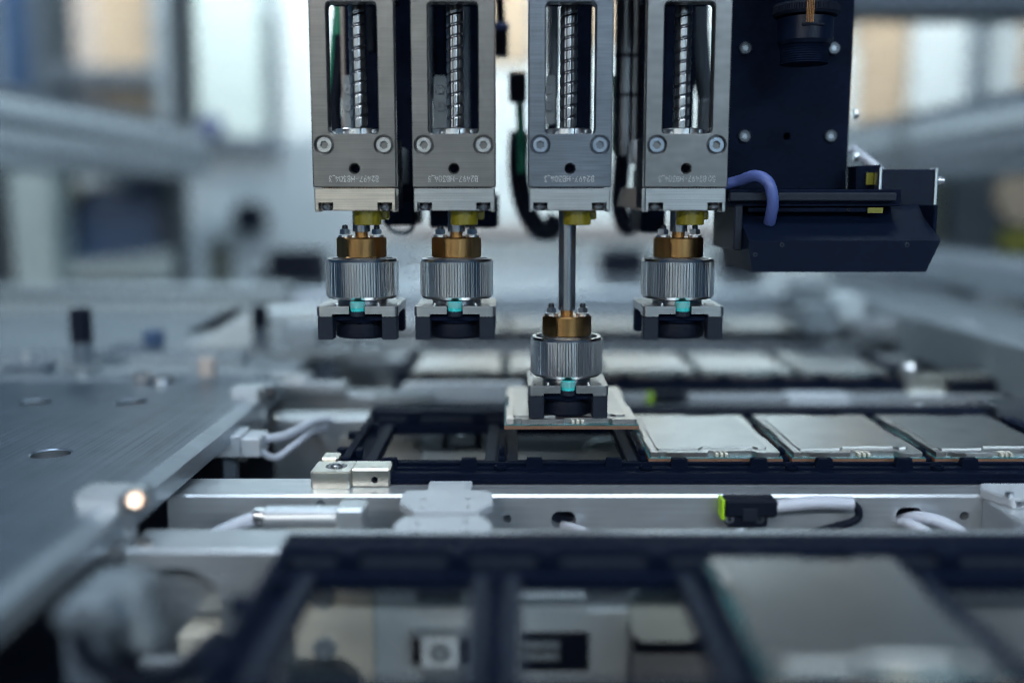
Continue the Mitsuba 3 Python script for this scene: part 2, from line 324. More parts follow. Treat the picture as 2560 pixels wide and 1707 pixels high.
AX = 13.5                                       # depth of the spindle axis behind the front face
def text_on(s, cx, cz, h, y, w):
    t = meshkit.text_mesh(s, h, 0.06); v = np.array(t.vertices)
    v[:, 0] -= (v[:, 0].min() + v[:, 0].max()) / 2; v[:, 1] -= (v[:, 1].min() + v[:, 1].max()) / 2
    v[:, 0] *= w / np.ptp(v[:, 0])
    return trimesh.Trimesh(np.stack([cx - v[:, 0], y - v[:, 2], cz - v[:, 1]], -1), np.array(t.faces), process=False)   # turned upside down
BODY_W = 14.65
def head(cx, label, drop, text, steel, turn):
    t = thing('spindle_head', label, 'spindle head', 'spindle heads in a row')
    W = BODY_W
    body = bx(cx - W, cx + W, 0, 5.6, 3.9, 118, .35)
    win = rpoly(cx - 8.55, cx + 8.55, 22.3, 66.6, 1.7)
    body -= prism(win, -1, 40, 'y')
    body -= M.batch_hull([prism(win, .34, .36, 'y'), prism(rpoly(cx - 8.95, cx + 8.95, 21.9, 67, 2.0), -.02, 0.0, 'y')])
    for s in (-1, 1):
        body -= cy(cx + s * 10.4, -1, 18.5, 3.12, 2.6, 'y', 48)
        body -= M.cylinder(.5, 3.62, 3.12, 48).rotate((-90, 0, 0)).translate((cx + s * 10.4, -.05, 18.5))
    body -= cy(cx, -1, 10.4, 1.4, 14, 'y', 36); body -= M.cylinder(.8, 2.0, 1.4, 36).rotate((-90, 0, 0)).translate((cx, -.05, 10.4))
    part(t, 'face_plate', body, steel)
    part(t, 'rear_housing', bx(cx - 12.6, cx + 12.6, 5.8, 39, -3.6, 22.25, .4), 'black')
    part(t, 'top_housing', bx(cx - 12.6, cx + 12.6, 5.8, 39, 72, 118, .4), 'black')
    for s in (-1, 1): part(t, 'screw', screw_socket(cx + s * 10.4, 1.6, 18.5, 2.86, 1.35, 1.55), 'steel_plate' if cx < 0 else 'steel_screw')
    part(t, 'engraving', text_on(text, cx - (.3 if len(text) < 15 else -.3), 6.9, 2.05, -.002, 17.4 if len(text) < 15 else 19.8), 'mark_faint' if len(text) > 14 else 'mark', smooth=False)
    base = bx(cx - W + .35, cx + W - .35, .15, 9, -4.3, 3.7, .35)
    for s in (-1, 1): base -= bx(cx + s * 10.4 - 2.6, cx + s * 10.4 + 2.6, -2, 6.4, -6, -1.4, 0)
    for s in (-1, 1): base += bx(cx + s * 13.6 - .7, cx + s * 13.6 + .7, 1, 8.6, -4.7, -4, .2)
    part(t, 'base', base, 'steel_warm' if cx < -50 else 'steel_plate')
    for s in (-1, 1):
        sc = knurl_mesh(2.3, -4.25, -1.6, 32).translate((cx + s * 10.4, 3.6, 0)); part(t, 'clamp_screw', sc, 'steel_dark')
    # screw and collar in the window
    v = screw_mesh(3.1, 24, 112); v.apply_transform(trimesh.transformations.rotation_matrix(turn, [0, 0, 1])); v.apply_translation([cx, AX, 0])
    part(t, 'ball_screw', v, 'rod_steel', smooth=24)
    col = lathe([(3.3, 22.45), (8.45, 22.45), (8.45, 24.4), (8.1, 24.75), (3.3, 24.75)], cx, AX, 0, seg=64) - bx(cx + 1.6, cx + 2.0, 0, AX, 20, 26, 0)
    col -= cy(cx + 6.2, AX - 9, 23.6, .8, 3, 'y', 20); col -= cy(cx - 4.4, AX - 9.3, 23.2, .5, 3, 'y', 20)
    part(t, 'collar', col, 'steel_bright')
    # below the block
    d = -drop
    part(t, 'shaft', cy(cx, AX, -12 + d, 3.15, 12 + drop + 3), 'steel_dark')
    part(t, 'bushing', lathe([(1, -9.4), (4.7, -9.4), (5.0, -9.1), (5.0, -4.2), (1, -4.2)], cx + 3.1, 8, 0), 'amber', 'yellow plastic bumper')
    part(t, 'bumper_tab', bx(cx + 6.2, cx + 10.3, 10, 16, -7.6, -4.32, .5), 'amber')
    hub = lathe([(0, -21.2), (8.7, -21.2), (9.1, -20.8), (9.1, -14.4), (8.6, -13.9), (0, -13.9)], 0, 0, 0, seg=64)
    hub -= bx(-12, 12, -12, -8.3, -30, -10, 0).rotate((0, 0, -52)); hub -= bx(-12, 12, -12, -8.5, -30, -10, 0).rotate((0, 0, 62))
    hub += lathe([(0, -14.2), (2.3, -14.2), (2.3, -11.4), (1.9, -11.1), (0, -11.1)])
    part(t, 'brass_hub', hub.translate((cx, AX, d)), 'brass')
    for s in (-1, 1):
        nx, ny = cx + s * 5.8, AX - 1.2
        nut = prism(hexa(2.0), -12.9, -11.0, c=.15).translate((nx, ny, d)) + cy(nx, ny, -13.95 + d, 2.5, .8, seg=28)
        nk = part(t, 'nut', nut, 'steel_bright')
        part(nk, 'stud', lathe([(0, -11.2), (1.05, -11.2), (1.05, -9.9), (.7, -9.5), (0, -9.5)], nx, ny, d, seg=20), 'screw_black')
    part(t, 'knurled_nut', knurl_mesh(13.4, -36.0, -21.7, 84, int(abs(cx) * 10)).translate((cx, AX, d)), 'knurl_steel', smooth=20)
    part(t, 'neck', lathe([(4, -38), (9, -38), (9, -36.6), (8, -35.8), (4, -35.8)], cx, AX, d), 'steel_dark')
    # gripper plate
    px0, px1, y0, y1 = cx - 14.5, cx + 14.5, -1.5, 29.5
    pl = rbx(px0, px1, y0, y1, -41.6, -37.9, 1.6, 'z', .25)
    pl -= bx(px0 + 5.6, px1 - 5.6, y0 - 3, y1 + 3, -45, -40.7, 0); pl -= bx(px0 - 3, px1 + 3, y0 + 5.6, y1 - 5.6, -45, -40.7, 0)
    pl -= bx(cx - 2.85, cx + 2.85, y0 - 2, y0 + 5, -45, -30, 0)
    for s in (-1, 1):
        pl -= cy(cx + s * 11.6, y0 + 3, -38.4, .8, 3, seg=24); pl -= cy(cx + s * 12, y1 - 4, -38.6, 1.2, 3, seg=24)
    part(t, 'gripper_plate', pl.translate((0, 0, d)), 'steel_plate')
    for s in (-1, 1): part(t, 'dowel', lathe([(0, -38.5), (.75, -38.5), (.75, -37.3), (.4, -37), (0, -37)], cx + s * 7.4, y0 + 2.6, d, seg=20), 'steel_bright')
    part(t, 'air_tube', lathe([(1.5, -39.8), (2.6, -39.8), (2.6, -36.6), (2.3, -36.4), (1.5, -36.4)], cx, y0 + 2.4, d, seg=36), 'teal', 'teal plastic air tube')
    part(t, 'clear_sleeve', lathe([(1.5, -38.6), (2.72, -38.6), (2.72, -36.5), (1.5, -36.5)], cx, y0 + 2.4, d, seg=36), 'teal_clear', 'clear pale teal sleeve')
    part(t, 'tube_fitting', lathe([(0, -41.6), (2.7, -41.6), (2.75, -39.9), (0, -39.9)], cx, y0 + 2.4, d, seg=36), 'graphite')
    for sx in (-1, 1):
        for sy in (0, 1):
            fx = cx + sx * 11.4; fy = y0 + .4 if sy == 0 else y1 - 6.4
            part(t, 'foot', rbx(fx - 2.75, fx + 2.75, fy, fy + 6, -49.9, -41.75, .6, 'z', .2).translate((0, 0, d)), 'graphite' if sy == 0 else 'black')
    part(t, 'base_block', rbx(cx - 11.6, cx + 11.6, y0 + 3.4, y1 - 3.4, -43.4, -41.7, 2, 'z', .2).translate((0, 0, d)), 'black')
    part(t, 'cup_ring', lathe([(0, -44.3), (11.2, -44.3), (11.2, -41.2), (0, -41.2)], cx, 14, d, seg=64), 'black')
    part(t, 'suction_cup', lathe([(0, -50.4), (9.6, -50.4), (10.2, -49.6), (10.2, -46.5), (9.3, -44.4), (0, -44.4)], cx, 14, d, seg=64), 'rubber')
    return t
def hx(px): return P(px, 430, 0)[0]
head(hx(886), 'leftmost steel spindle head with round collet nut, raised', 0, 'B2497-HB304_3', 'steel', .35)
head(hx(1134.5), 'second steel spindle head from the left, raised', 0, 'B2497-HB304_3', 'steel', 0.1)
head(hx(1425), 'third steel spindle head, lowered on a long shaft with a processor under its cup', 28.7, 'B2497-HB304_3', 'steel_blue', .8)
head(hx(1715.5), 'rightmost steel spindle head beside the black camera plate, raised', 0, '50 B2497-HB304_3', 'steel_grey', 1.2)

# ---- machinery behind the heads
cp = thing('carriage', 'black carriage with rails behind the two left spindle heads', 'carriage')
xa = lambda px, Y: P(px, 300, Y)[0]
part(cp, 'back_plate', bx(xa(985, 75), xa(1052, 75), 62, 90, -3, 150, 1), 'black')
part(cp, 'motor', bx(xa(924, 80), xa(985, 80), 66, 110, 18, 150, 1), 'black')
part(cp, 'motor', bx(xa(1090, 80), xa(1122, 80), 66, 110, 40, 150, 1), 'black')
part(cp, 'motor', bx(xa(1160, 80), xa(1228, 80), 66, 110, 4, 150, 1), 'black')
part(cp, 'rail', bx(xa(858, 60), xa(868, 60), 58, 66, 20, 150, .5), 'pink_paint', 'pale tan guide strip')
part(cp, 'rail', bx(xa(1060, 60), xa(1082, 60), 58, 66, 12, 150, .5), 'slate_paint')
part(cp, 'rail', bx(xa(870, 60), xa(884, 60), 58, 66, 40, 150, .5), 'black')
for a, b in ((863, 884), (1086, 1118)):
    m = rbx(xa(a, 50), xa(b, 50), 48, 53, P(0, 336, 50)[1], P(0, 190, 50)[1], 1.2, 'y', .3)
    k = part(cp, 'link_plate', m, 'grey_plate')
    for py in (225, 268): part(k, 'bolt', screw_socket((xa(a, 50) + xa(b, 50)) / 2, 48, P(0, py, 48)[1], 1.9, .8, .9), 'steel_dark')
part(cp, 'cover', bx(xa(926, 62), xa(944, 62), 56, 63, 58, 78, .6), 'graphite'); part(cp, 'cover', bx(xa(1160, 60), xa(1175, 60), 54, 62, 25, 120, .6), 'slate_paint')
part(cp, 'end_block', bx(xa(995, 56), xa(1018, 56), 50, 60, 6, 20, .8), 'grey_plate')
part(cp, 'lower_block', bx(xa(1075, 70), xa(1245, 70), 60, 100, -12, 2, 1), 'black'); part(cp, 'lower_block', bx(xa(960, 70), xa(1040, 70), 60, 100, -11, 0, 1), 'black')
cp = thing('carriage', 'black carriage with round rods behind the two right spindle heads', 'carriage')
part(cp, 'motor', bx(xa(1372, 80), xa(1390, 80), 66, 110, 20, 150, 1), 'black'); part(cp, 'motor', bx(xa(1424, 80), xa(1473, 80), 66, 110, 16, 150, 1), 'black')
part(cp, 'guide_strip', bx(xa(1376, 55), xa(1394, 55), 52, 60, 40, 150, .6), 'slate_paint')
k = part(cp, 'link_plate', rbx(xa(1364, 50), xa(1388, 50), 48, 53, P(0, 312, 50)[1], P(0, 190, 50)[1], 1, 'y', .3), 'grey_plate')
for py in (225, 268): part(k, 'bolt', screw_socket(xa(1372, 48), 48, P(0, py, 48)[1], 1.9, .8, .9), 'steel_dark')
for px, r in ((1561, 4.3), (1586, 3.4)):
    part(cp, 'rod', cy(xa(px, 75), 75, 18, r, 130), 'steel_dark')
    for z in (42, 58): part(cp, 'rod_ring', cy(xa(px, 75), 75, z, r + .25, 1.4), 'rubber')
part(cp, 'back_plate', bx(xa(1598, 75), xa(1640, 75), 62, 90, -2, 150, 1), 'black')
part(cp, 'motor', bx(xa(1640, 80), xa(1719, 80), 66, 110, 8, 150, 1), 'black')
part(cp, 'end_block', bx(xa(1575, 58), xa(1606, 58), 50, 64, 14, 23, .8), 'aluminium_white', 'pale block on the rods')
part(cp, 'clamp_block', bx(xa(1588, 58), xa(1606, 58), 50, 64, 4, 12, .8), 'graphite')
part(cp, 'lower_block', bx(xa(1600, 70), xa(1660, 70), 60, 100, -14, 4, 1), 'black')
part(cp, 'corner_plate', prism([P(1556, 470, 52), P(1615, 470, 52), P(1615, 528, 52), P(1545, 514, 52)], 50, 56, 'y'), 'pink_paint', 'pale tan corner plate')
part(cp, 'side_arm', bx(xa(1745, 66), xa(1790, 66), 60, 70, 22, 40, .8), 'slate_paint')
def cable(name, px, Y, r, m, label, cat='cable', group=None):
    pts = [(*P(a, b, Y + (c[0] if c else 0))[:1], Y + (c[0] if c else 0), P(a, b, Y + (c[0] if c else 0))[1]) for a, b, *c in px]
    return solo(name, hose(pts, r), m, label, cat, group)
cable('green_cable', [(858, -60), (851, 20), (842, 110), (836, 190), (833, 260)], 85, 2.6, 'green_cable', 'green cable hanging behind the leftmost spindle head')
cable('black_cable', [(852, 90), (846, 180), (838, 260), (842, 330)], 70, 2.6, 'rubber', 'black cable beside the green cable behind the leftmost head')
cable('loop_cable', [(962, 555), (985, 578), (1018, 580), (1034, 562), (1036, 535)], 75, .9, 'slate_paint', 'thin grey cable loop under the gap of the two left heads')
cable('bent_hose', [(1300, 330), (1296, 420), (1310, 510), (1345, 570), (1378, 575), (1394, 540)], 140, 5.0, 'rubber', 'black bent hose hanging below the third spindle head', 'hose')
cable('bent_hose', [(1560, 350), (1552, 440), (1548, 510), (1566, 566), (1600, 545), (1640, 530)], 140, 4.4, 'rubber', 'black bent hose hanging between the third and rightmost head', 'hose')
cable('bent_hose', [(1752, -60), (1746, 40), (1752, 160), (1770, 260), (1778, 340)], 85, 4.2, 'slate_paint', 'dark hose seen through the window of the rightmost head', 'hose')
cable('green_cable', [(1540, 190), (1543, 270), (1540, 380)], 95, 2.4, 'green_cable', 'short green cable between the third and rightmost head')
k = thing('cable_plug', 'black plug with a blue ring right of the second spindle head', 'plug')
a = P(1252, 90, 110); part(k, 'plug', bx(a[0] - 3.2, a[0] + 3.2, 106, 114, a[1] - 9, a[1] + 2, 1), 'rubber'); part(k, 'ring', bx(a[0] - 3.6, a[0] + 3.6, 105.5, 114.5, a[1] + 2.1, a[1] + 5, .6), 'blue_cable')
part(k, 'cable', hose([(a[0], 110, a[1] + 5), (a[0] - 1, 110, a[1] + 20), (a[0] - 4, 110, a[1] + 40)], 2), 'rubber')
k = thing('cable_plug', 'black plug on a green cable left of the third spindle head', 'plug')
a = P(1294, 220, 110); part(k, 'plug', bx(a[0] - 4, a[0] + 4, 106, 114, a[1] - 6.5, a[1] + 6.5, 1), 'rubber')
part(k, 'cable', hose([(a[0] + 1, 110, a[1] - 6), (a[0] + 1.5, 110, a[1] - 20), (a[0] + 2, 110, a[1] - 38)], 1.8), 'green_cable')

# ---------------------------------------------------------------- camera station on the right
vc = thing('inspection_camera', 'black inspection camera with round lens on a tall black plate', 'camera')
Y = 42
x0, x1, z0, z1 = rect(1815, -140, 2130, 476, Y)
part(vc, 'mounting_plate', bx(x0, x1, Y, Y + 10, z0, z1, .5) - cy(P(1967, 341, Y)[0], Y - 1, P(1967, 341, Y)[1], 1.5, 6, 'y'), 'black')
for px, py in ((1862, 122), (2083, 122), (1860, 341), (2075, 341)):
    a = P(px, py, Y); k = part(vc, 'screw', screw_socket(a[0], Y - .05, a[1], 2.4, 1.6, 1.2), 'bolt_grey'); part(k, 'socket', cy(a[0], Y - 1.3, a[1], 1.1, .2, 'y', 6), 'steel_dark')
for py in (285, 392):
    a = P(2132, py, Y + 5); part(vc, 'side_screw', cy(a[0] + .2, Y + 5, a[1], 1.9, 1.6, 'x', 24), 'steel_bright')
lx, lz = P(2016, 0, 20)
zz = lambda py: P(2000, py, 10)[1]
part(vc, 'lens', lathe([(0, zz(104)), (9.0, zz(104)), (9.9, zz(94)), (9.9, zz(36)), (0, zz(36))], lx, 20, 0, seg=64), 'black_gloss')
part(vc, 'lens_ring', knurl_mesh(11.9, zz(30), zz(0), 80).translate((lx, 20, 0)), 'rubber')
part(vc, 'lens_top', cy(lx, 20, zz(0) + .1, 10.5, 50, seg=64), 'black')
part(vc, 'lens_tip', lathe(sum([[(8.6, zz(152) + .8 * k), (8.3, zz(152) + .8 * k + .4)] for k in range(7)], [(0, zz(152))]) + [(9.2, zz(106)), (0, zz(106))], lx, 20, 0, seg=64), 'black')
for k in range(5): part(vc, 'copper_wire', cy(P(2018 + 4.2 * k, 60, 7.5)[0], 8.2, zz(58), .13, 40, seg=10), 'copper')
part(vc, 'slot', bx(lx - 4, lx + 4, 9.6, 11, zz(64), zz(58), .2), 'rubber')

lb = thing('light_bar', 'long black light bar with slanted top edge below the camera plate', 'light bar')
xl, xr = P(1866, 600, 0)[0], P(2345, 560, 0)[0]
za, zb, zc_, zd = P(0, 512, 18)[1], P(0, 545, 12)[1], P(0, 602, -4)[1], P(0, 680, -4)[1]
sec = [(18, za), (12, zb), (-4, zc_), (-4, zd), (40, zd), (46, zc_), (46, za)]
bar = prism(sec, xl, xr, 'x')
bar -= prism([(xr + 5, zc_ + 1), (xr + .1, zc_ + 1), (xr - 5.2, zd - .5), (xr + 5, zd - .5)], -30, 80, 'y')
bar -= prism([(xl - 5, zc_ - 2), (xl - .1, zc_ - 2), (xl + 1.6, zd - .5), (xl - 5, zd - .5)], -30, 80, 'y')
part(lb, 'housing', bar, 'bar_black', smooth=20)
part(lb, 'end_cap', bx(xl - 3.2, xl - .1, 6, 44, P(0, 625, 10)[1], P(0, 512, 10)[1], .5), 'graphite')
part(lb, 'end_cap', bx(xr + .1, xr + 1.4, 4, 44, P(0, 600, 10)[1], P(0, 512, 10)[1], .4), 'black')
for px, py in ((1888, 637), (1955, 612), (2268, 612)): part(lb, 'screw', screw_socket(P(px, py, -4)[0], -3.9, P(px, py, -4)[1], 1.0, .25, .5), 'screw_black')
part(lb, 'shelf', bx(P(1822, 500, 8)[0], P(2252, 500, 8)[0], 8, 48, P(0, 516, 8)[1], P(0, 474, 8)[1], .2), 'black')
part(lb, 'shelf_lip', bx(P(1822, 500, 6)[0], P(2240, 500, 6)[0], 5, 7.9, P(0, 503, 6)[1], P(0, 482, 6)[1], .4), 'graphite')
part(lb, 'shelf_strip', bx(P(1870, 500, 10)[0], P(2175, 500, 10)[0], 9.5, 12, P(0, 530, 10)[1], P(0, 519, 10)[1], .1), 'black')
for px in (1944, 2122): part(lb, 'strip_screw', screw_socket(P(px, 524, 9)[0], 9.6, P(px, 524, 9)[1], .8, .5, .4), 'screw_black')
part(lb, 'back_block', bx(P(1810, 560, 60)[0], P(1900, 560, 60)[0], 50, 80, P(0, 600, 60)[1], P(0, 512, 60)[1], .5), 'black')
part(lb, 'clip', bx(P(1824, 530, 40)[0], P(1842, 530, 40)[0], 36, 46, P(0, 556, 40)[1], P(0, 512, 40)[1], .5), 'aluminium_white')

rb = thing('code_reader', 'small black code reader box with steel corner posts right of the camera plate', 'code reader')
x0, x1, z0, z1 = rect(2196, 424, 2342, 516, 22)
part(rb, 'box', bx(x0 + .6, x1 - .5, 22, 50, z0, z1, .6), 'black_gloss')
for xx in (x0 + .2, x1 - .8): part(rb, 'corner_post', rbx(xx - .6, xx + .9, 21, 26, z0, z1 + .6, .5, 'z'), 'steel_bright')
part(rb, 'bolt', join(cy(x1 + .2, 24, z1 - 4, 1.6, 1.8, 'x', 24), cy(x1 + 2, 24, z1 - 4, 1.1, 1.2, 'x', 24)), 'steel_bright')
part(rb, 'mounting_arm', prism([P(2140, 415, 30), P(2202, 412, 30), P(2196, 470, 30), P(2140, 486, 30)], 30, 40, 'y'), 'black')
for (a, b, c, d) in ((2166, 432, 2184, 462), (2194, 465, 2206, 484), (2168, 519, 2206, 533)):
    q = rect(a, b, c, d, 28.6 if d < 500 else 9); yy = 28.6 if d < 500 else 8.4
    part(rb, 'warning_label', bx(q[0], q[1], yy, yy + .3, q[2], q[3], 0), 'yellow_label', 'yellow warning label')
cable('blue_cable', [(1812, 462, 6), (1850, 452, 4), (1888, 440, -2), (1920, 456, -6), (1932, 500, -6), (1926, 545, -2), (1918, 572, 4)], 8, 2.1, 'blue_cable', 'thick blue cable curving onto the black light bar')
cable('grey_cable', [(2125, 370, 20), (2155, 392, 20), (2190, 420, 15), (2205, 440, 10)], 40, 2.0, 'white_cable', 'pale grey cable running from the camera plate to the code reader')
solo('cable_gland', join(bx(P(1808, 462, 20)[0], P(1832, 462, 20)[0], 16, 24, P(0, 474, 20)[1], P(0, 452, 20)[1], .8)), 'steel_dark', 'small dark cable gland between the rightmost head and the blue cable', 'cable gland')

# ---------------------------------------------------------------- conveyor lanes
S, XL, PITCH = 172.0, -54.5, 52.2               # lane spacing, left edge of the first pocket, pocket pitch
ZB = -95.3                                      # underside of a seated processor
def processor(x, y, dz, label, group=None, detail=True):
    t = thing('processor', label, 'processor', group)
    z = ZB + dz; W, D = 49.0, 66.0
    part(t, 'board', bx(x, x + W, y, y + D, z, z + 1.35, .1), 'board_brown')
    part(t, 'solder_mask', bx(x + .05, x + W - .05, y + .05, y + D - .05, z + 1.36, z + 1.72, .08), 'board_teal')
    fl = [(.9, 1.2), (3.4, .7), (4.5, 1.6), (6, 1.6), (6.6, .8), (21.6, .8), (22.3, 3.2), (38.2, 3.2), (39.4, .8), (47.6, .8), (48.2, 1.4), (48.2, 24), (47.4, 25), (47.4, 44), (48.2, 45), (48.2, 64.4),
          (47.4, 65.2), (39, 65.2), (37.4, 63.4), (25, 63.4), (23.4, 65.2), (1.6, 65.2), (.8, 64.4), (.8, 45), (1.6, 44), (1.6, 25), (.8, 24)]
    part(t, 'lid_flange', prism([(x + a, y + b) for a, b in fl], z + 1.74, z + 3.6, c=.16), 'lid_edge')
    top = [(3.4, 5.2), (4.2, 4.4), (18.8, 4.4), (21.0, 7.6), (39.4, 7.6), (41, 5.6), (43.6, 5.6), (44.6, 6.6), (44.6, 60), (43.6, 61.4), (38, 61.4), (36.5, 60.2), (26, 60.2), (24, 61.4), (4.6, 61.4), (3.4, 60.2)]
    cs = [(x + a, y + b) for a, b in top]
    part(t, 'lid', prism(cs, z + 3.61, z + 4.2, c=.2), 'lid')
    if detail:
        for k in range(3): part(t, 'contact', bx(x + 24.6 + 1.75 * k, x + 25.7 + 1.75 * k, y + 1.2, y + 3.0, z + 1.73, z + 3.1, .12), 'gold')
        for s in (.16, .84):
            part(t, 'lid_ear', bx(x + 1.2, x + 3.2, y + 66 * s - 5, y + 66 * s + 5, z + 3.59, z + 3.8, .08), 'lid_edge')
    return t
ROWNAME = {0: 'middle', 1: 'second', -1: 'front', 2: 'third'}
for i, sl in enumerate((2, 3, 4)):
    processor(XL + PITCH * sl, 0, 0, ('first seated processor of the middle tray, right of the lowered head', 'middle one of three processors seated in the middle tray',
        'rightmost processor of the middle tray, cut by the photo edge')[i], 'processors in the trays')
processor(-2.9, 0, 12.35, 'processor held by the lowered spindle head above the middle tray')
for i in range(5):
    processor(XL + PITCH * i, S, 0, 'blurred pale processor in the second tray, number ' + ('one', 'two', 'three', 'four', 'five')[i] + ' from the left', 'processors in the trays', False)
processor(XL + PITCH * 2, -S, 0, 'large blurred processor in the front tray at the bottom right', 'processors in the trays')
for i in range(5): processor(XL + PITCH * i, 2 * S, 0, 'very blurred pale processor in the farthest tray, number ' + ('one', 'two', 'three', 'four', 'five')[i] + ' from the left', 'processors in the trays', False)

def tray(k, label):
    y = k * S
    t = thing('carrier_tray', label, 'tray', 'carrier trays on the conveyor lanes')
    X0, X1 = -62.0, 216.0
    fr = bx(X0, X1, y - 13.7, y + 84, -99.4, -95.55, .3)
    for s in range(5):
        x = XL + PITCH * s; fr -= bx(x + 4.5, x + 44.5, y + 5, y + 61, -105, -90, 0)
    fr -= bx(X0 + 4, X1 - 4, y - 11, y - 6.5, -96.2, -90, 0)
    fr += bx(X0 - .6, X1 + .6, y - 14.3, y - 12.8, -98.2, -97.4, .2)
    part(t, 'frame', fr, 'tray')
    part(t, 'front_lip', bx(X0 + 6, X1 - 6, y - 2.4, y - 1.0, -95.5, -94.6, .2), 'tray')
    part(t, 'rear_wall', bx(X0, X1, y + 71, y + 84, -95.5, -91.8, .5), 'tray'); part(t, 'rear_bar', bx(X0 + 4, X1 - 4, y + 67.2, y + 69, -95.5, -93.2, .3), 'tray_bar')
    for a, b in ((X0, X0 + 3.2), (X1 - 6, X1)): part(t, 'side_wall', bx(a, b, y - (2.6 if a == X0 else 12), y + 70.8, -95.5, -92.8, .4), 'tray')
    for s in range(5):
        x = XL + PITCH * s
        for a in (6.8, 35.4):
            part(t, 'tab', prism([(x + a, -97), (x + a + 7, -97), (x + a + 6.2, -92.5), (x + a + 1, -92.5)], y - 5.6, y - 2.6, 'y', .12), 'tray')
            part(t, 'rear_tab', bx(x + a + 2, x + a + 8, y + 66.3, y + 71, -95.5, -91.2, .4), 'tray')
        for a, b in ((.6, 4.2), (44.8, 48.4)): part(t, 'ledge', bx(x + a, x + b, y + 3, y + 63, -95.52, -95.36, .05), 'tray_bar')
        if s:
            part(t, 'divider', bx(x - 2.75, x - .45, y + 2, y + 66, -95.5, -93.9, .25), 'tray')
        part(t, 'latch', bx(x - 2.5, x - .7, y + 6, y + 11, -93.88, -91.9, .4) if s else bx(x - 3.6, x - 1.2, y + 6, y + 11, -95.5, -92.2, .4), 'tray')
        part(t, 'latch', bx(x - 2.5, x - .7, y + 50, y + 55, -93.88, -91.9, .4) if s else bx(x - 3.6, x - 1.2, y + 50, y + 55, -95.5, -92.2, .4), 'tray')
        part(t, 'boss', lathe([(1.4, -95.6), (2.3, -95.6), (2.3, -94.7), (1.9, -94.5), (1.4, -94.7)], x - 1.9, y - 6.4, 0, seg=32), 'tray')
    for yy in (14, 40): part(t, 'lug', rbx(X0 - 4.5, X0 + .2, y + yy, y + yy + 5, -96.5, -94, 1.2, 'z'), 'tray')
    return t
tray(0, 'black carrier tray in focus under the lowered spindle head'); tray(-1, 'blurred black carrier tray in the foreground')
tray(1, 'blurred black carrier tray behind the middle one, holding five processors'); tray(2, 'farthest blurred carrier tray behind the heads')

def obr(x0, x1, z0, z1, y): return rbx(x0, x1, y - 3, y + 12, z0, z1, min(x1 - x0, z1 - z0) * .45, 'y')
for k in (-1, 0, 1, 2, 3):
    y = k * S; nm = {-1: 'in the foreground', 0: 'in front of the middle tray', 1: 'behind the middle tray', 2: 'under the far tray', 3: 'farthest back'}[k]
    t = thing('front_beam', 'long satin aluminium beam ' + nm, 'beam', 'front beams of the conveyor lanes')
    m = bx(-118, 420, y - 26, y - 5, -148, -99.6, .9)
    if k == 0:
        for (px, py, w, h) in ((1268, 1297, 20, 22),): a = P(px, py, -26); m -= cy(a[0], -30, a[1], 1.5, 12, 'y')
        for (a, b, c, d) in ((1378, 1278, 1440, 1322), (2240, 1268, 2306, 1310)):
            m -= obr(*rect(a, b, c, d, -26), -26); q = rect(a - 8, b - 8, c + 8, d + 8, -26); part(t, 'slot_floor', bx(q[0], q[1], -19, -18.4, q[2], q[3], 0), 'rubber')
        a = P(2411, 1290, -26); m -= cy(a[0], -30, a[1], 1.6, 12, 'y'); a = P(803, 1262, -26); m -= cy(a[0], -30, a[1], 1.8, 12, 'y')
    part(t, 'bar', m, 'aluminium')
    t = thing('rear_beam', 'aluminium beam with rounded cut-out ' + {-1: 'under the foreground tray', 0: 'under the back of the middle tray', 1: 'under the back of the second tray', 2: 'under the back of the far tray', 3: 'farthest from the camera'}[k], 'beam', 'rear beams of the conveyor lanes')
    m = bx(-112, 420, y + 92, y + 111, -148, -99.6, .9) - rbx(-160, -84, y + 80, y + 104, -180, -105, 11, 'y')
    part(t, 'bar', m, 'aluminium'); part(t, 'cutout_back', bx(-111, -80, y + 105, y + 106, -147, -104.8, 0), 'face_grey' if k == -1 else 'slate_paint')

# ---- things on the middle front beam
nb = thing('locating_block', 'bright nickel locating block on the beam at the tray corner', 'block')
x0, x1 = P(778, 1200, -17)[0], P(975, 1200, -17)[0]; xm = x0 + (x1 - x0) * .5
part(nb, 'left_half', rbx(x0, xm + .4, -19, -3.5, -99.5, -93.6, 1.2, 'z', .35), 'nickel')
part(nb, 'right_half', bx(xm + .2, x1, -17.4, -6, -99.5, -92.9, .6) - cy(P(937, 1200, -17)[0], -19, -96.8, 1.15, 8, 'y'), 'nickel')
part(nb, 'back_rail', bx(x0 + .8, x0 + 7, -3.6, 5, -99.5, -92.6, .6), 'nickel')
part(nb, 'bolt_recess', cy((x0 + xm) / 2 + 1, -11, -93.62, 3.9, .1, seg=40), 'screw_black'); part(nb, 'pin', lathe([(0, 0), (2.0, 0), (2.0, .5), (1.2, .9), (0, 1.0)], (x0 + xm) / 2 + 1.2, -11.4, -93.5), 'steel_bright')
cl = thing('clip_bracket', 'white machined two-piece clip bracket hooked over the middle beam', 'bracket')
X = lambda px, Y: P(px, 1280, Y)[0]
part(cl, 'tongue', bx(X(1070, -24), X(1180, -24), -31.2, -17, -99.5, -97.2, .4), 'aluminium_white')
up = [(X(1018, -31), -31), (X(1220, -31), -31), (X(1230, -34), -34), (X(1232, -46), -46), (X(1196, -53), -53), (X(1034, -53), -53), (X(1000, -45), -45), (X(1006, -35), -35)]
part(cl, 'upper_plate', prism(up, -99.4, -96.4, 'z', .4), 'aluminium_white')
part(cl, 'joint', bx(X(1016, -46), X(1222, -46), -50, -33, -102.5, -99.6, .2), 'grey_plate')
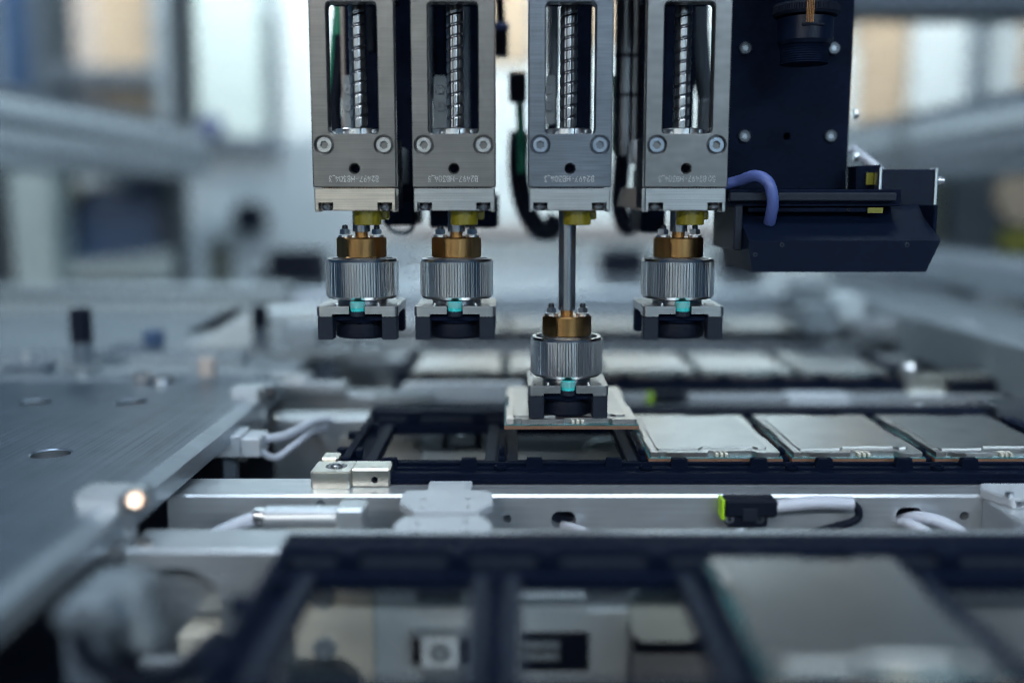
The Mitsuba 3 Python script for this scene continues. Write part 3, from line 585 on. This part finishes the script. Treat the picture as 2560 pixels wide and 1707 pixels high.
lo = [(X(1008, -55), -55), (X(1205, -55), -55), (X(1228, -61), -61), (X(1228, -80), -80), (X(978, -80), -80), (X(985, -62), -62)]
part(cl, 'lower_plate', prism(lo, -99.5, -97.6, 'z', .4), 'aluminium_white')
for px, py, z in ((1060, 1246, -96.4), (1170, 1246, -96.4), (1056, 1266, -96.4), (1168, 1266, -96.4), (1044, 1306, -97.6), (1166, 1304, -97.6), (1040, 1330, -97.6), (1162, 1330, -97.6)):
    a = PZ(px, py, z); part(cl, 'dimple', lathe([(0, 0), (1.0, 0), (.8, .3), (0, .4)], a[0], a[1], z, seg=20), 'steel_bright')
sn = thing('proximity_sensor', 'black sensor with a lime green end on the middle beam face', 'sensor')
x0, x1, z0, z1 = rect(1806, 1241, 1938, 1286, -30)
part(sn, 'housing', bx(x0, x1, -34, -26.3, z0, z1, .9) + bx(x0 + 1, x1 - 3, -33, -26.3, z0 - 3.5, z0 + 1, .8), 'rubber')
part(sn, 'lime_end', bx(x0 - .9, x0 + .2, -33.4, -26.6, z0 - 1, z1 - .1, .5), 'lime', 'lime green lit end cap')
for px in (1824, 1900): a = P(px, 1298, -33); part(sn, 'screw', screw_socket(a[0], -32, a[1], 1.6, 1.2, .8), 'steel_bright')
part(sn, 'label_plate', bx(x0 + 6, x0 + 11, -34.3, -33.8, z0 - 1, z0 + 3.4, .1), 'graphite')
a = P(1934, 1266, -31); b = P(2138, 1258, -31); c = P(2148, 1290, -33); d = P(2090, 1322, -36); e = P(1960, 1360, -44)
part(sn, 'cable', hose([(a[0], -31, a[1]), ((a[0] + b[0]) / 2, -32, (a[1] + b[1]) / 2 + 1.2), (b[0] - 1, -31, b[1])], 2.2), 'white_cable', 'white cable sleeve')
part(sn, 'lead', hose([(b[0] - 1.2, -31, b[1]), (c[0], -31.5, c[1] + 2), (c[0] - .5, -32, c[1] - 1.4), (d[0], -34, d[1]), (e[0], -40, e[1])], 1.3), 'rubber', 'black cable lead')
cable('white_tube', [(2252, 1300, 4), (2290, 1292, -2), (2340, 1300, -6), (2390, 1322, -8), (2440, 1360, -10)], -26, 2.0, 'white_cable', 'upper white tube from the oblong hole at the right', 'tube', 'white tubes at the right hole')
cable('white_tube', [(2252, 1306, 3), (2276, 1312, -4), (2310, 1326, -7), (2350, 1356, -8)], -28, 1.8, 'white_cable', 'lower white tube from the oblong hole at the right', 'tube', 'white tubes at the right hole')
cable('white_tube', [(1408, 1312, 4), (1430, 1318, -2), (1466, 1330, -8)], -26, 1.5, 'white_cable', 'white tube end in the oblong hole below the held processor', 'tube')
cable('thin_white_cable', [(1660, 1330, 0), (1720, 1336, -6), (1800, 1340, -8), (1858, 1324, -6)], -32, .8, 'white_cable', 'thin white cable lying in the gap in front of the middle beam')
cw = thing('corner_bracket', 'pale machined corner bracket at the right end of the middle beam', 'bracket')
xw = P(2455, 1250, -26)[0]
part(cw, 'cross_wall', bx(xw, xw + 30, -58, -26.3, -140, -100.5, .6), 'aluminium')
part(cw, 'cap', prism([(xw - 1, -27), (xw + 4, -38), (xw + 12, -42), (xw + 30, -42), (xw + 30, -20), (xw + 2, -20)], -100.4, -97.2, 'z', .4), 'aluminium_white')
for px, py in ((2522, 1238), (2552, 1262)): a = PZ(px, py, -97); part(cw, 'bolt', lathe([(0, 0), (1.5, 0), (1.5, 1.2), (0, 1.5)], a[0], a[1], -97.2), 'steel_bright')

# ---- pneumatic cylinder in the gap at the lower left
pcy = thing('air_cylinder', 'steel air cylinder with white hose in the gap at lower left', 'cylinder')
Yc = -46; a = P(700, 1300, Yc); x0 = P(668, 1300, Yc)[0]; x1 = P(900, 1300, Yc)[0]
zc = a[1]
part(pcy, 'barrel', cy(x0, Yc, zc + .8, 4.2, x1 - x0 - 6, 'x', 48), 'aluminium')
part(pcy, 'head_block', bx(x1 - 7, x1 + 2, Yc - 5, Yc + 6, zc - 5, zc + 5.2, .8), 'aluminium'); part(pcy, 'lower_block', bx(x0 + 6, x1 + 1, Yc - 4.5, Yc + 5, zc - 9, zc - 3.6, .8), 'beige_plate')
for q in (0, -7): part(pcy, 'fitting', lathe([(0, 0), (2.6, 0), (3.0, 1), (3.0, 3.4), (2.2, 4), (0, 4)], x0 - 4, Yc - (0 if q == 0 else 3), zc + 1.5 + q, 'x', 32), 'steel_bright')
part(pcy, 'hose', hose([(x0 - 3, Yc, zc + 1), (x0 - 9, Yc - 1, zc - 1.0), (x0 - 18, Yc - 2, zc - 5), (x0 - 28, Yc - 3, zc - 9)], 2.3), 'white_cable', 'white hose')

# ---- left plate
pl = thing('side_plate', 'large brushed aluminium plate with round holes at the left', 'plate')
m = bx(-560, -118, -320, 128, -95.5, -88, .3)
for (x, y, r) in ((-161, -15, 6.8), (-166.6, 74, 6.7), (-208.6, 74, 6.7)): m -= cy(x, y, -99, r, 14, seg=56); m -= M.cylinder(.5, r, r + .5, 56).translate((x, y, -88.45))
part(pl, 'panel', m, 'aluminium_plate')
part(pl, 'edge_bar', prism([(-117.9, -97), (-112.6, -97), (-112.2, -96.4), (-112.2, -90.1), (-113, -89.4), (-117.9, -88.2)], -320, 128, 'y'), 'aluminium_edge')
for (x, y, r) in ((-161, -15, 6.8), (-166.6, 74, 6.7), (-208.6, 74, 6.7)):
    part(pl, 'hole_liner', lathe([(r - .25, -97.5), (r - .02, -97.5), (r - .02, -88.5), (r - .25, -88.5)], x, y, 0, seg=56), 'steel_bright')
    part(pl, 'hole_floor', cy(x, y, -98.4, r + 1, .8, seg=40), 'grey_plate')
part(pl, 'back_strip', bx(-560, -121, 128.3, 141, -95, -86.8, .4), 'aluminium_dark')
for px in (195, 330): a = PZ(px, 945, -87); part(pl, 'strip_bolt', lathe([(0, 0), (3.2, 0), (3.2, 1.5), (0, 2)], a[0], 134, -86.8), 'steel_bright')
def roller(y, label, s=1.0):
    t = thing('roller_bracket', label, 'bracket', 'roller brackets on the plate edge')
    part(t, 'arm', bx(-126, -112, y - 6, y + 6, -104, -83.5, 1.2), 'aluminium')
    part(t, 'roller', lathe([(0, 0), (3.8, 0), (4.4, .6), (4.4, 5.4), (3.8, 6), (0, 6)], -111.8, y, -86.6, 'x'), 'grey_plate')
    cap = lathe([(0, 0), (2.7, 0), (2.7, 2.6), (2.4, 3.0), (0, 3.0)], seg=40).rotate((64, 0, 2)).translate((-107.6, y - 4.4, -86.2))
    part(t, 'axle_cap', cap, 'mirror_steel' if y < 0 else 'screw_black', 'polished round cap' if y < 0 else None)
    part(t, 'nut', prism(hexa(2.6), -4, 0, 'y').translate((-106.5, y - 2, -99)), 'steel_bright')
roller(-72, 'blurred roller bracket with a glinting cap on the near plate edge'); roller(88, 'small roller bracket at the far corner of the left plate')
a = P(520, 948, 132); solo('copper_pin', cy(a[0], 132, -86.7, 4.2, 9), 'pink_paint', 'short copper coloured pin on the far edge of the left plate', 'pin')
a = P(415, 955, 126); t = thing('hose_ring', 'small steel ring fitting lying near the far edge of the left plate', 'ring')
part(t, 'ring', lathe([(4, 0), (6, 0), (6, 2.5), (4, 2.5)], a[0], 122, -87.9), 'steel_bright'); part(t, 'stem', bx(a[0] - 13, a[0] - 5.5, 118, 125, -87.9, -83, .8), 'steel_dark')
for px, w, Y0, top, lab in ((205, 5.6, 176, -58, 'black-topped post standing at far left behind the plate'), (652, 5.0, 240, -63, 'second black-topped post, left of the raised heads')):
    x = P(px, 850, Y0)[0]; t = thing('guide_post', lab, 'post', 'black-topped guide posts')
    zb = -92 if Y0 < 200 else -92
    part(t, 'flange', cy(x, Y0, zb, w * 1.7, 4), 'grey_plate'); part(t, 'sleeve', cy(x, Y0, zb + 4, w * .95, 12), 'slate_paint'); part(t, 'cap', cy(x, Y0, zb + 16, w * 1.02, top - zb - 16), 'rubber')
t = thing('valve_block', 'low dark blurred valve between the two black posts', 'valve')
x, = P(330, 860, 210)[:1]; part(t, 'body', bx(x - 14, x + 14, 205, 225, -92, -83, 2), 'slate_paint'); part(t, 'knob', cy(x + 12, 212, -83, 6, 8), 'blue_glass'); part(t, 'lever', prism([(x + 30, -76), (x + 58, -62), (x + 66, -62), (x + 48, -74)], 208, 218, 'y'), 'rubber')
solo('white_duct', prism([(-205, -92), (-168, -72), (-100, -66), (-100, -92)], 258, 300, 'y', 1), 'white_paint', 'white sloped duct behind the second black post', 'duct')
solo('left_clamp', join(rbx(-150, -104, 150, 162, -104, -90, 3, 'z', .6), bx(-118, -84, 142, 152, -99, -92.5, .8)), 'aluminium', 'pale clamp bar behind the far plate corner', 'clamp')
solo('rod_end', hose([(-66, 116, -95), (-50, 117, -94.5), (-36, 118, -94.5)], 3.4), 'grey_plate', 'pale blurred rod behind the empty tray pocket', 'rod')
solo('stack_of_strips', join(*[bx(-60 + 2 * k, 6, 128 + 2 * k, 136 + 2 * k, -99.5 + 2.2 * k, -97.8 + 2.2 * k, .3) for k in range(4)]), 'aluminium_white', 'bright stack of metal strips left of the held processor', 'strips')

t = thing('guide_rail', 'low pale guide rail with bolts behind the far edge of the left plate', 'guide rail')
part(t, 'rail', bx(-420, -150, 196, 208, -92, -86, .8), 'aluminium_edge'); part(t, 'groove', bx(-420, -150, 199.5, 203, -85.9, -85.2, .2), 'slate_paint')
for k in range(6): part(t, 'bolt', lathe([(0, 0), (2.4, 0), (2.4, 1.4), (0, 2)], -165 - 34 * k, 205.6, -86), 'steel_bright')
t = thing('stop_bracket', 'grey step-shaped stop bracket between the plate corner and the second tray', 'bracket')
part(t, 'foot', bx(-140, -74, 216, 240, -92, -86, 1), 'grey_plate'); part(t, 'upright', bx(-132, -112, 220, 236, -85.9, -72, 1.2), 'aluminium_edge'); part(t, 'bar', bx(-111.8, -70, 224, 232, -81, -76, 1), 'aluminium')
part(t, 'bolt', lathe([(0, 0), (3, 0), (3, 2), (0, 2.6)], -92, 222, -86), 'steel_dark')
t = thing('side_clamp', 'small dark clamp with a bright screw on the deck near the far plate edge', 'clamp')
part(t, 'jaw', bx(-262, -240, 150, 166, -92, -84, 1), 'slate_paint'); part(t, 'screw', lathe([(0, 0), (2.6, 0), (2.6, 5), (2, 6), (0, 6)], -251, 156, -84), 'steel_bright')
t = thing('tube_bundle', 'two thin blurred white tubes lying behind the second black post', 'tubes')
for q in (0, 5): part(t, 'tube', hose([(-150, 330 + q, -70), (-120, 320 + q, -66), (-84, 318 + q, -74), (-50, 330 + q, -80)], 2.2), 'white_cable')

# ---- connector with cables beside the rear beam on the left
cn = thing('connector_block', 'pale grey connector block with two cables left of the empty pocket', 'connector')
Yk = 34; x0, x1, z0, z1 = rect(556, 1096, 650, 1144, Yk); xm = x0 + (x1 - x0) * .46
part(cn, 'left_half', bx(x0 - 6, xm, Yk, Yk + 17, z0, z1 + 1.0, .5), 'aluminium_white'); part(cn, 'right_half', bx(xm + .4, x1, Yk, Yk + 15, z0, z1, .5), 'aluminium_white')
part(cn, 'latch', bx(xm - 1, xm + 2, Yk + 1, Yk + 6, z0 - 2, z0 + .2, .3), 'steel_dark')
part(cn, 'stand', bx(x0 - 2, x0 + 3, Yk + 6, Yk + 12, -148, z0 - .1, .4), 'slate_paint')
part(cn, 'cable', hose([(x1 - .5, Yk + 8, z1 - 2.2), (x1 + 7, Yk + 16, z1 - 2.4), (x1 + 15, Yk + 34, z1 - 1), (x1 + 17, Yk + 60, z1 - 6)], 1.9), 'white_cable', 'pale cable')
part(cn, 'cable', hose([(x1 - 1, Yk + 4, z0 + 1.5), (x1 + 4, Yk + 8, z0 - 2), (x1 + 10, Yk + 16, z0 + 1), (x1 + 14, Yk + 30, z0 + 3), (x1 + 15, Yk + 60, z0 - 2)], 1.5), 'white_cable', 'pale cable')

# ---- things on the faces of the rear beams, seen through the empty pockets
def face(name, px0, py0, px1, py1, Y, d, m, label, cat, r=0, group=None):
    x0, x1, z0, z1 = rect(px0, py0, px1, py1, Y)
    return solo(name, rbx(x0, x1, Y, Y + d, z0, z1, r, 'y', .3) if r else bx(x0, x1, Y, Y + d, z0, z1, .4), m, label, cat, group)
YF = -S + 92
t = thing('face_plate', 'beige bolted plate seen through the empty foreground pocket', 'plate')
x0, x1, z0, z1 = rect(735, 1430, 932, 1720, YF - 3); part(t, 'plate', bx(x0, x1, YF - 3.2, YF - .2, z0, z1, .4), 'beige_plate')
for px, py in ((812, 1620), (805, 1492)): a = P(px, py, YF - 4); part(t, 'bolt', screw_socket(a[0], YF - 3.2, a[1], 3.2, 1.8, 1.3), 'grey_plate')
part(t, 'lower_cover', prism([P(722, 1662, YF - 8), P(850, 1662, YF - 8), P(890, 1690, YF - 8), P(910, 1760, YF - 8), P(722, 1760, YF - 8)], YF - 9, YF - 3.4, 'y'), 'dark_paint')
t = thing('slide_carriage', 'small white slide block with one bolt on the foreground beam face', 'slide block')
x0, x1, z0, z1 = rect(1052, 1596, 1146, 1672, YF - 7); part(t, 'block', bx(x0, x1, YF - 7, YF - .2, z0, z1, .5), 'white_paint')
a = P(1100, 1632, YF - 8); part(t, 'bolt', screw_socket(a[0], YF - 7, a[1], 2.8, 1.2, 1.1), 'grey_plate')
for px in (1040, 1158): q = rect(px - 10, 1590, px + 10, 1660, YF - 5); part(t, 'wiper', bx(q[0], q[1], YF - 5, YF - .2, q[2], q[3], .4), 'rubber')
q = rect(1030, 1580, 1170, 1594, YF - 5); part(t, 'rail_top', bx(q[0], q[1], YF - 6, YF - .2, q[2], q[3], .3), 'grey_plate'); q = rect(1060, 1674, 1160, 1740, YF - 4); part(t, 'rail', bx(q[0], q[1], YF - 4, YF - .2, q[2], q[3], .4), 'grey_plate')
q = rect(1042, 1478, 1150, 1500, YF - 4); part(t, 'stop', bx(q[0], q[1], YF - 4, YF - .2, q[2], q[3], .4), 'slate_paint')
face('grey_face_panel', 936, 1470, 1300, 1760, YF - 1.4, 1.2, 'face_grey', 'grey panel behind the white slide block at the bottom', 'panel')
face('grey_face_panel', 1302, 1526, 1570, 1760, YF - 2.6, 2.4, 'face_grey', 'grey panel with a pale top edge at the bottom centre', 'panel')
face('pale_ledge', 1292, 1502, 1468, 1524, YF - 6, 5.8, 'white_paint', 'pale horizontal ledge at the bottom centre', 'ledge', 1)
t = thing('slot_box', 'dark slot with grey bars at the bottom centre', 'slot'); q = rect(1308, 1586, 1472, 1682, YF - 5)
part(t, 'box', bx(q[0], q[1], YF - 4, YF - 2.7, q[2], q[3], .6), 'rubber')
for py in (1606, 1634): q2 = rect(1308, py, 1400, py + 14, YF - 6); part(t, 'bar', bx(q2[0], q2[1], YF - 7, YF - 4.1, q2[2], q2[3], .4), 'grey_plate')
t = thing('pale_tab', 'pale rounded tab left of the foreground processor', 'tab'); q = rect(1578, 1470, 1760, 1606, YF - 6)
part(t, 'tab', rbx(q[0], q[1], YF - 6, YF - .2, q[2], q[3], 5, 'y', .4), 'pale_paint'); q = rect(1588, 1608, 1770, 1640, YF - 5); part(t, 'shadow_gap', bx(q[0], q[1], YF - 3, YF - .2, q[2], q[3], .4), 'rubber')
YM = 92
face('brown_face_panel', 850, 1092, 1050, 1230, YM - 2, 1.8, 'face_brown', 'brownish panel seen through the leftmost empty pocket', 'panel')
face('grey_face_panel', 1052, 1092, 1460, 1230, YM - 1.6, 1.4, 'face_grey', 'dark grey panel seen through the pocket under the held processor', 'panel')
t = thing('white_clevis', 'small white clevis seen through the leftmost empty pocket', 'clevis'); q = rect(1122, 1078, 1186, 1116, YM - 6)
part(t, 'clevis', bx(q[0], q[1], YM - 6, YM - 1.7, q[2], q[3], .6) - cy((q[0] + q[1]) / 2, YM - 9, q[3] + 1, 3, 10, 'y'), 'white_paint'); q = rect(1106, 1072, 1206, 1124, YM - 2.5); part(t, 'backing', bx(q[0], q[1], YM - 3, YM - 1.7, q[2], q[3], .4), 'rubber')
face('pale_tab', 1462, 1100, 1590, 1230, YM - 4, 3.8, 'pale_paint', 'pale rounded tab seen through the pocket beside the first seated processor', 'tab', 6)

t = thing('hose_bracket', 'blurred pale grey bracket with a strut at the bottom left corner', 'bracket')
Y = -150
q = rect(120, 1520, 306, 1590, Y); part(t, 'block', bx(q[0], q[1], Y, Y + 26, q[2], q[3], 2), 'aluminium_dark')
part(t, 'cap', bx(q[0] + 4, q[0] + 14, Y - 2, Y + 20, q[3] + .2, q[3] + 2, .6), 'aluminium_edge')
part(t, 'strut', prism([P(285, 1500, Y), P(318, 1500, Y), P(362, 1640, Y), P(335, 1655, Y)], Y + 4, Y + 12, 'y'), 'grey_plate')
part(t, 'strut', prism([P(230, 1580, Y), P(310, 1612, Y), P(345, 1650, Y), P(300, 1650, Y)], Y + 6, Y + 14, 'y'), 'aluminium_dark')
part(t, 'post', bx(q[0] - 1, q[0] + 8, Y + 8, Y + 16, -150, q[2] - .1, .6), 'slate_paint'); part(t, 'hose', hose([(q[1] - 14, Y + 10, q[2]), (q[1] - 10, Y + 8, q[2] - 10), (q[1] + 4, Y + 12, q[2] - 16), (q[1] + 12, Y + 30, q[2] - 14)], 2.6), 'rubber')
t = thing('base_ledge', 'blurred pale ledge under the rounded cut-out at the bottom left', 'ledge')
q = rect(440, 1592, 560, 1640, YF - 4); part(t, 'upper_step', bx(q[0], q[1], YF - 3, YF + 10, q[2], q[3], .5), 'beige_plate'); q = rect(352, 1642, 540, 1664, YF - 6); part(t, 'lower_step', bx(q[0], q[1], YF - 9, YF - 3.2, q[2], q[3], .5), 'aluminium')

# ---- second lane's front face and clutter at the right
YB = S - 26
t = thing('proximity_sensor', 'small black sensor with a lime green end behind the middle tray', 'sensor'); q = rect(1634, 984, 1720, 1006, YB - 6)
part(t, 'housing', bx(q[0], q[1], YB - 7, YB - .2, q[2], q[3], .6), 'rubber'); part(t, 'lime_end', bx(q[0] - 2.4, q[0] - .1, YB - 6.6, YB - .5, q[2] - 1, q[3], .5), 'lime', 'lime green lit end cap')
t = thing('clip_bracket', 'blurred pale clip bracket behind the middle tray', 'bracket')
part(t, 'plate', bx(P(1960, 990, YB)[0], P(2120, 990, YB)[0], YB - 6, YB + 8, -110, -98.4, 1), 'aluminium_white')
t = thing('locating_block', 'blurred steel block at the back right corner of the middle tray', 'block')
part(t, 'block', bx(208, 232, 66, 84, -99.5, -88, .8), 'steel_dark'); part(t, 'pin', lathe([(0, 0), (3, 0), (3, 4), (2, 5), (0, 5.4)], 190, 100, -99.4), 'steel_bright')
for k in range(7): part(t, 'bolt', lathe([(0, 0), (1.3, 0), (1.3, 1.2), (0, 1.5)], 196 + 5 * k, 88 - (k % 2) * 5, -92 - (k == 0)), 'steel_bright')
t = thing('locating_block', 'blurred pale block at the right end of the second tray', 'block')
part(t, 'block', rbx(204, 250, S - 16, S - 2, -99.5, -91, 4, 'z', .6), 'nickel'); part(t, 'cap', lathe([(0, 0), (4.5, 0), (4.5, 4), (3, 6), (0, 6.4)], 208, S - 12, -91), 'steel_bright'); part(t, 'dark_face', bx(226, 252, S - 20, S - 16.2, -101, -93, .5), 'rubber')
t = thing('valve_cluster', 'blurred cluster of small valves with a red dot at the right background', 'valve cluster')
rnd = random.Random(4)
for (px, py, w, h, m) in ((2060, 800, 90, 70, 'grey_plate'), (2130, 770, 60, 60, 'white_paint'), (2180, 820, 110, 40, 'aluminium'), (2260, 830, 80, 50, 'aluminium'), (2330, 870, 70, 60, 'slate_paint'), (2240, 890, 120, 40, 'dark_paint'), (2390, 830, 120, 30, 'white_cable')):
    Y = 300 + rnd.uniform(-20, 20); q = rect(px - w / 2, py - h / 2, px + w / 2, py + h / 2, Y); part(t, 'valve', rbx(q[0], q[1], Y, Y + 24, q[2], q[3], 3, 'y', 1), m)
a = P(2318, 882, 285); part(t, 'red_dot', cy(a[0], 285, a[1], 4.5, 6, 'y'), 'red_paint' if 'red_paint' in scene else mat('red_paint', (.4, .05, .07), .5))
for px in (2275, 2335): a = P(px, 865, 286); part(t, 'brass_fitting', cy(a[0], 286, a[1], 3.4, 8, 'y'), 'brass')
solo('right_frame', join(bx(250, 262, 60, 560, -99, -72, 1), bx(262.2, 420, 60, 560, -99, -90, 1)), 'grey_plate', 'grey frame plate receding at the right edge', 'frame')
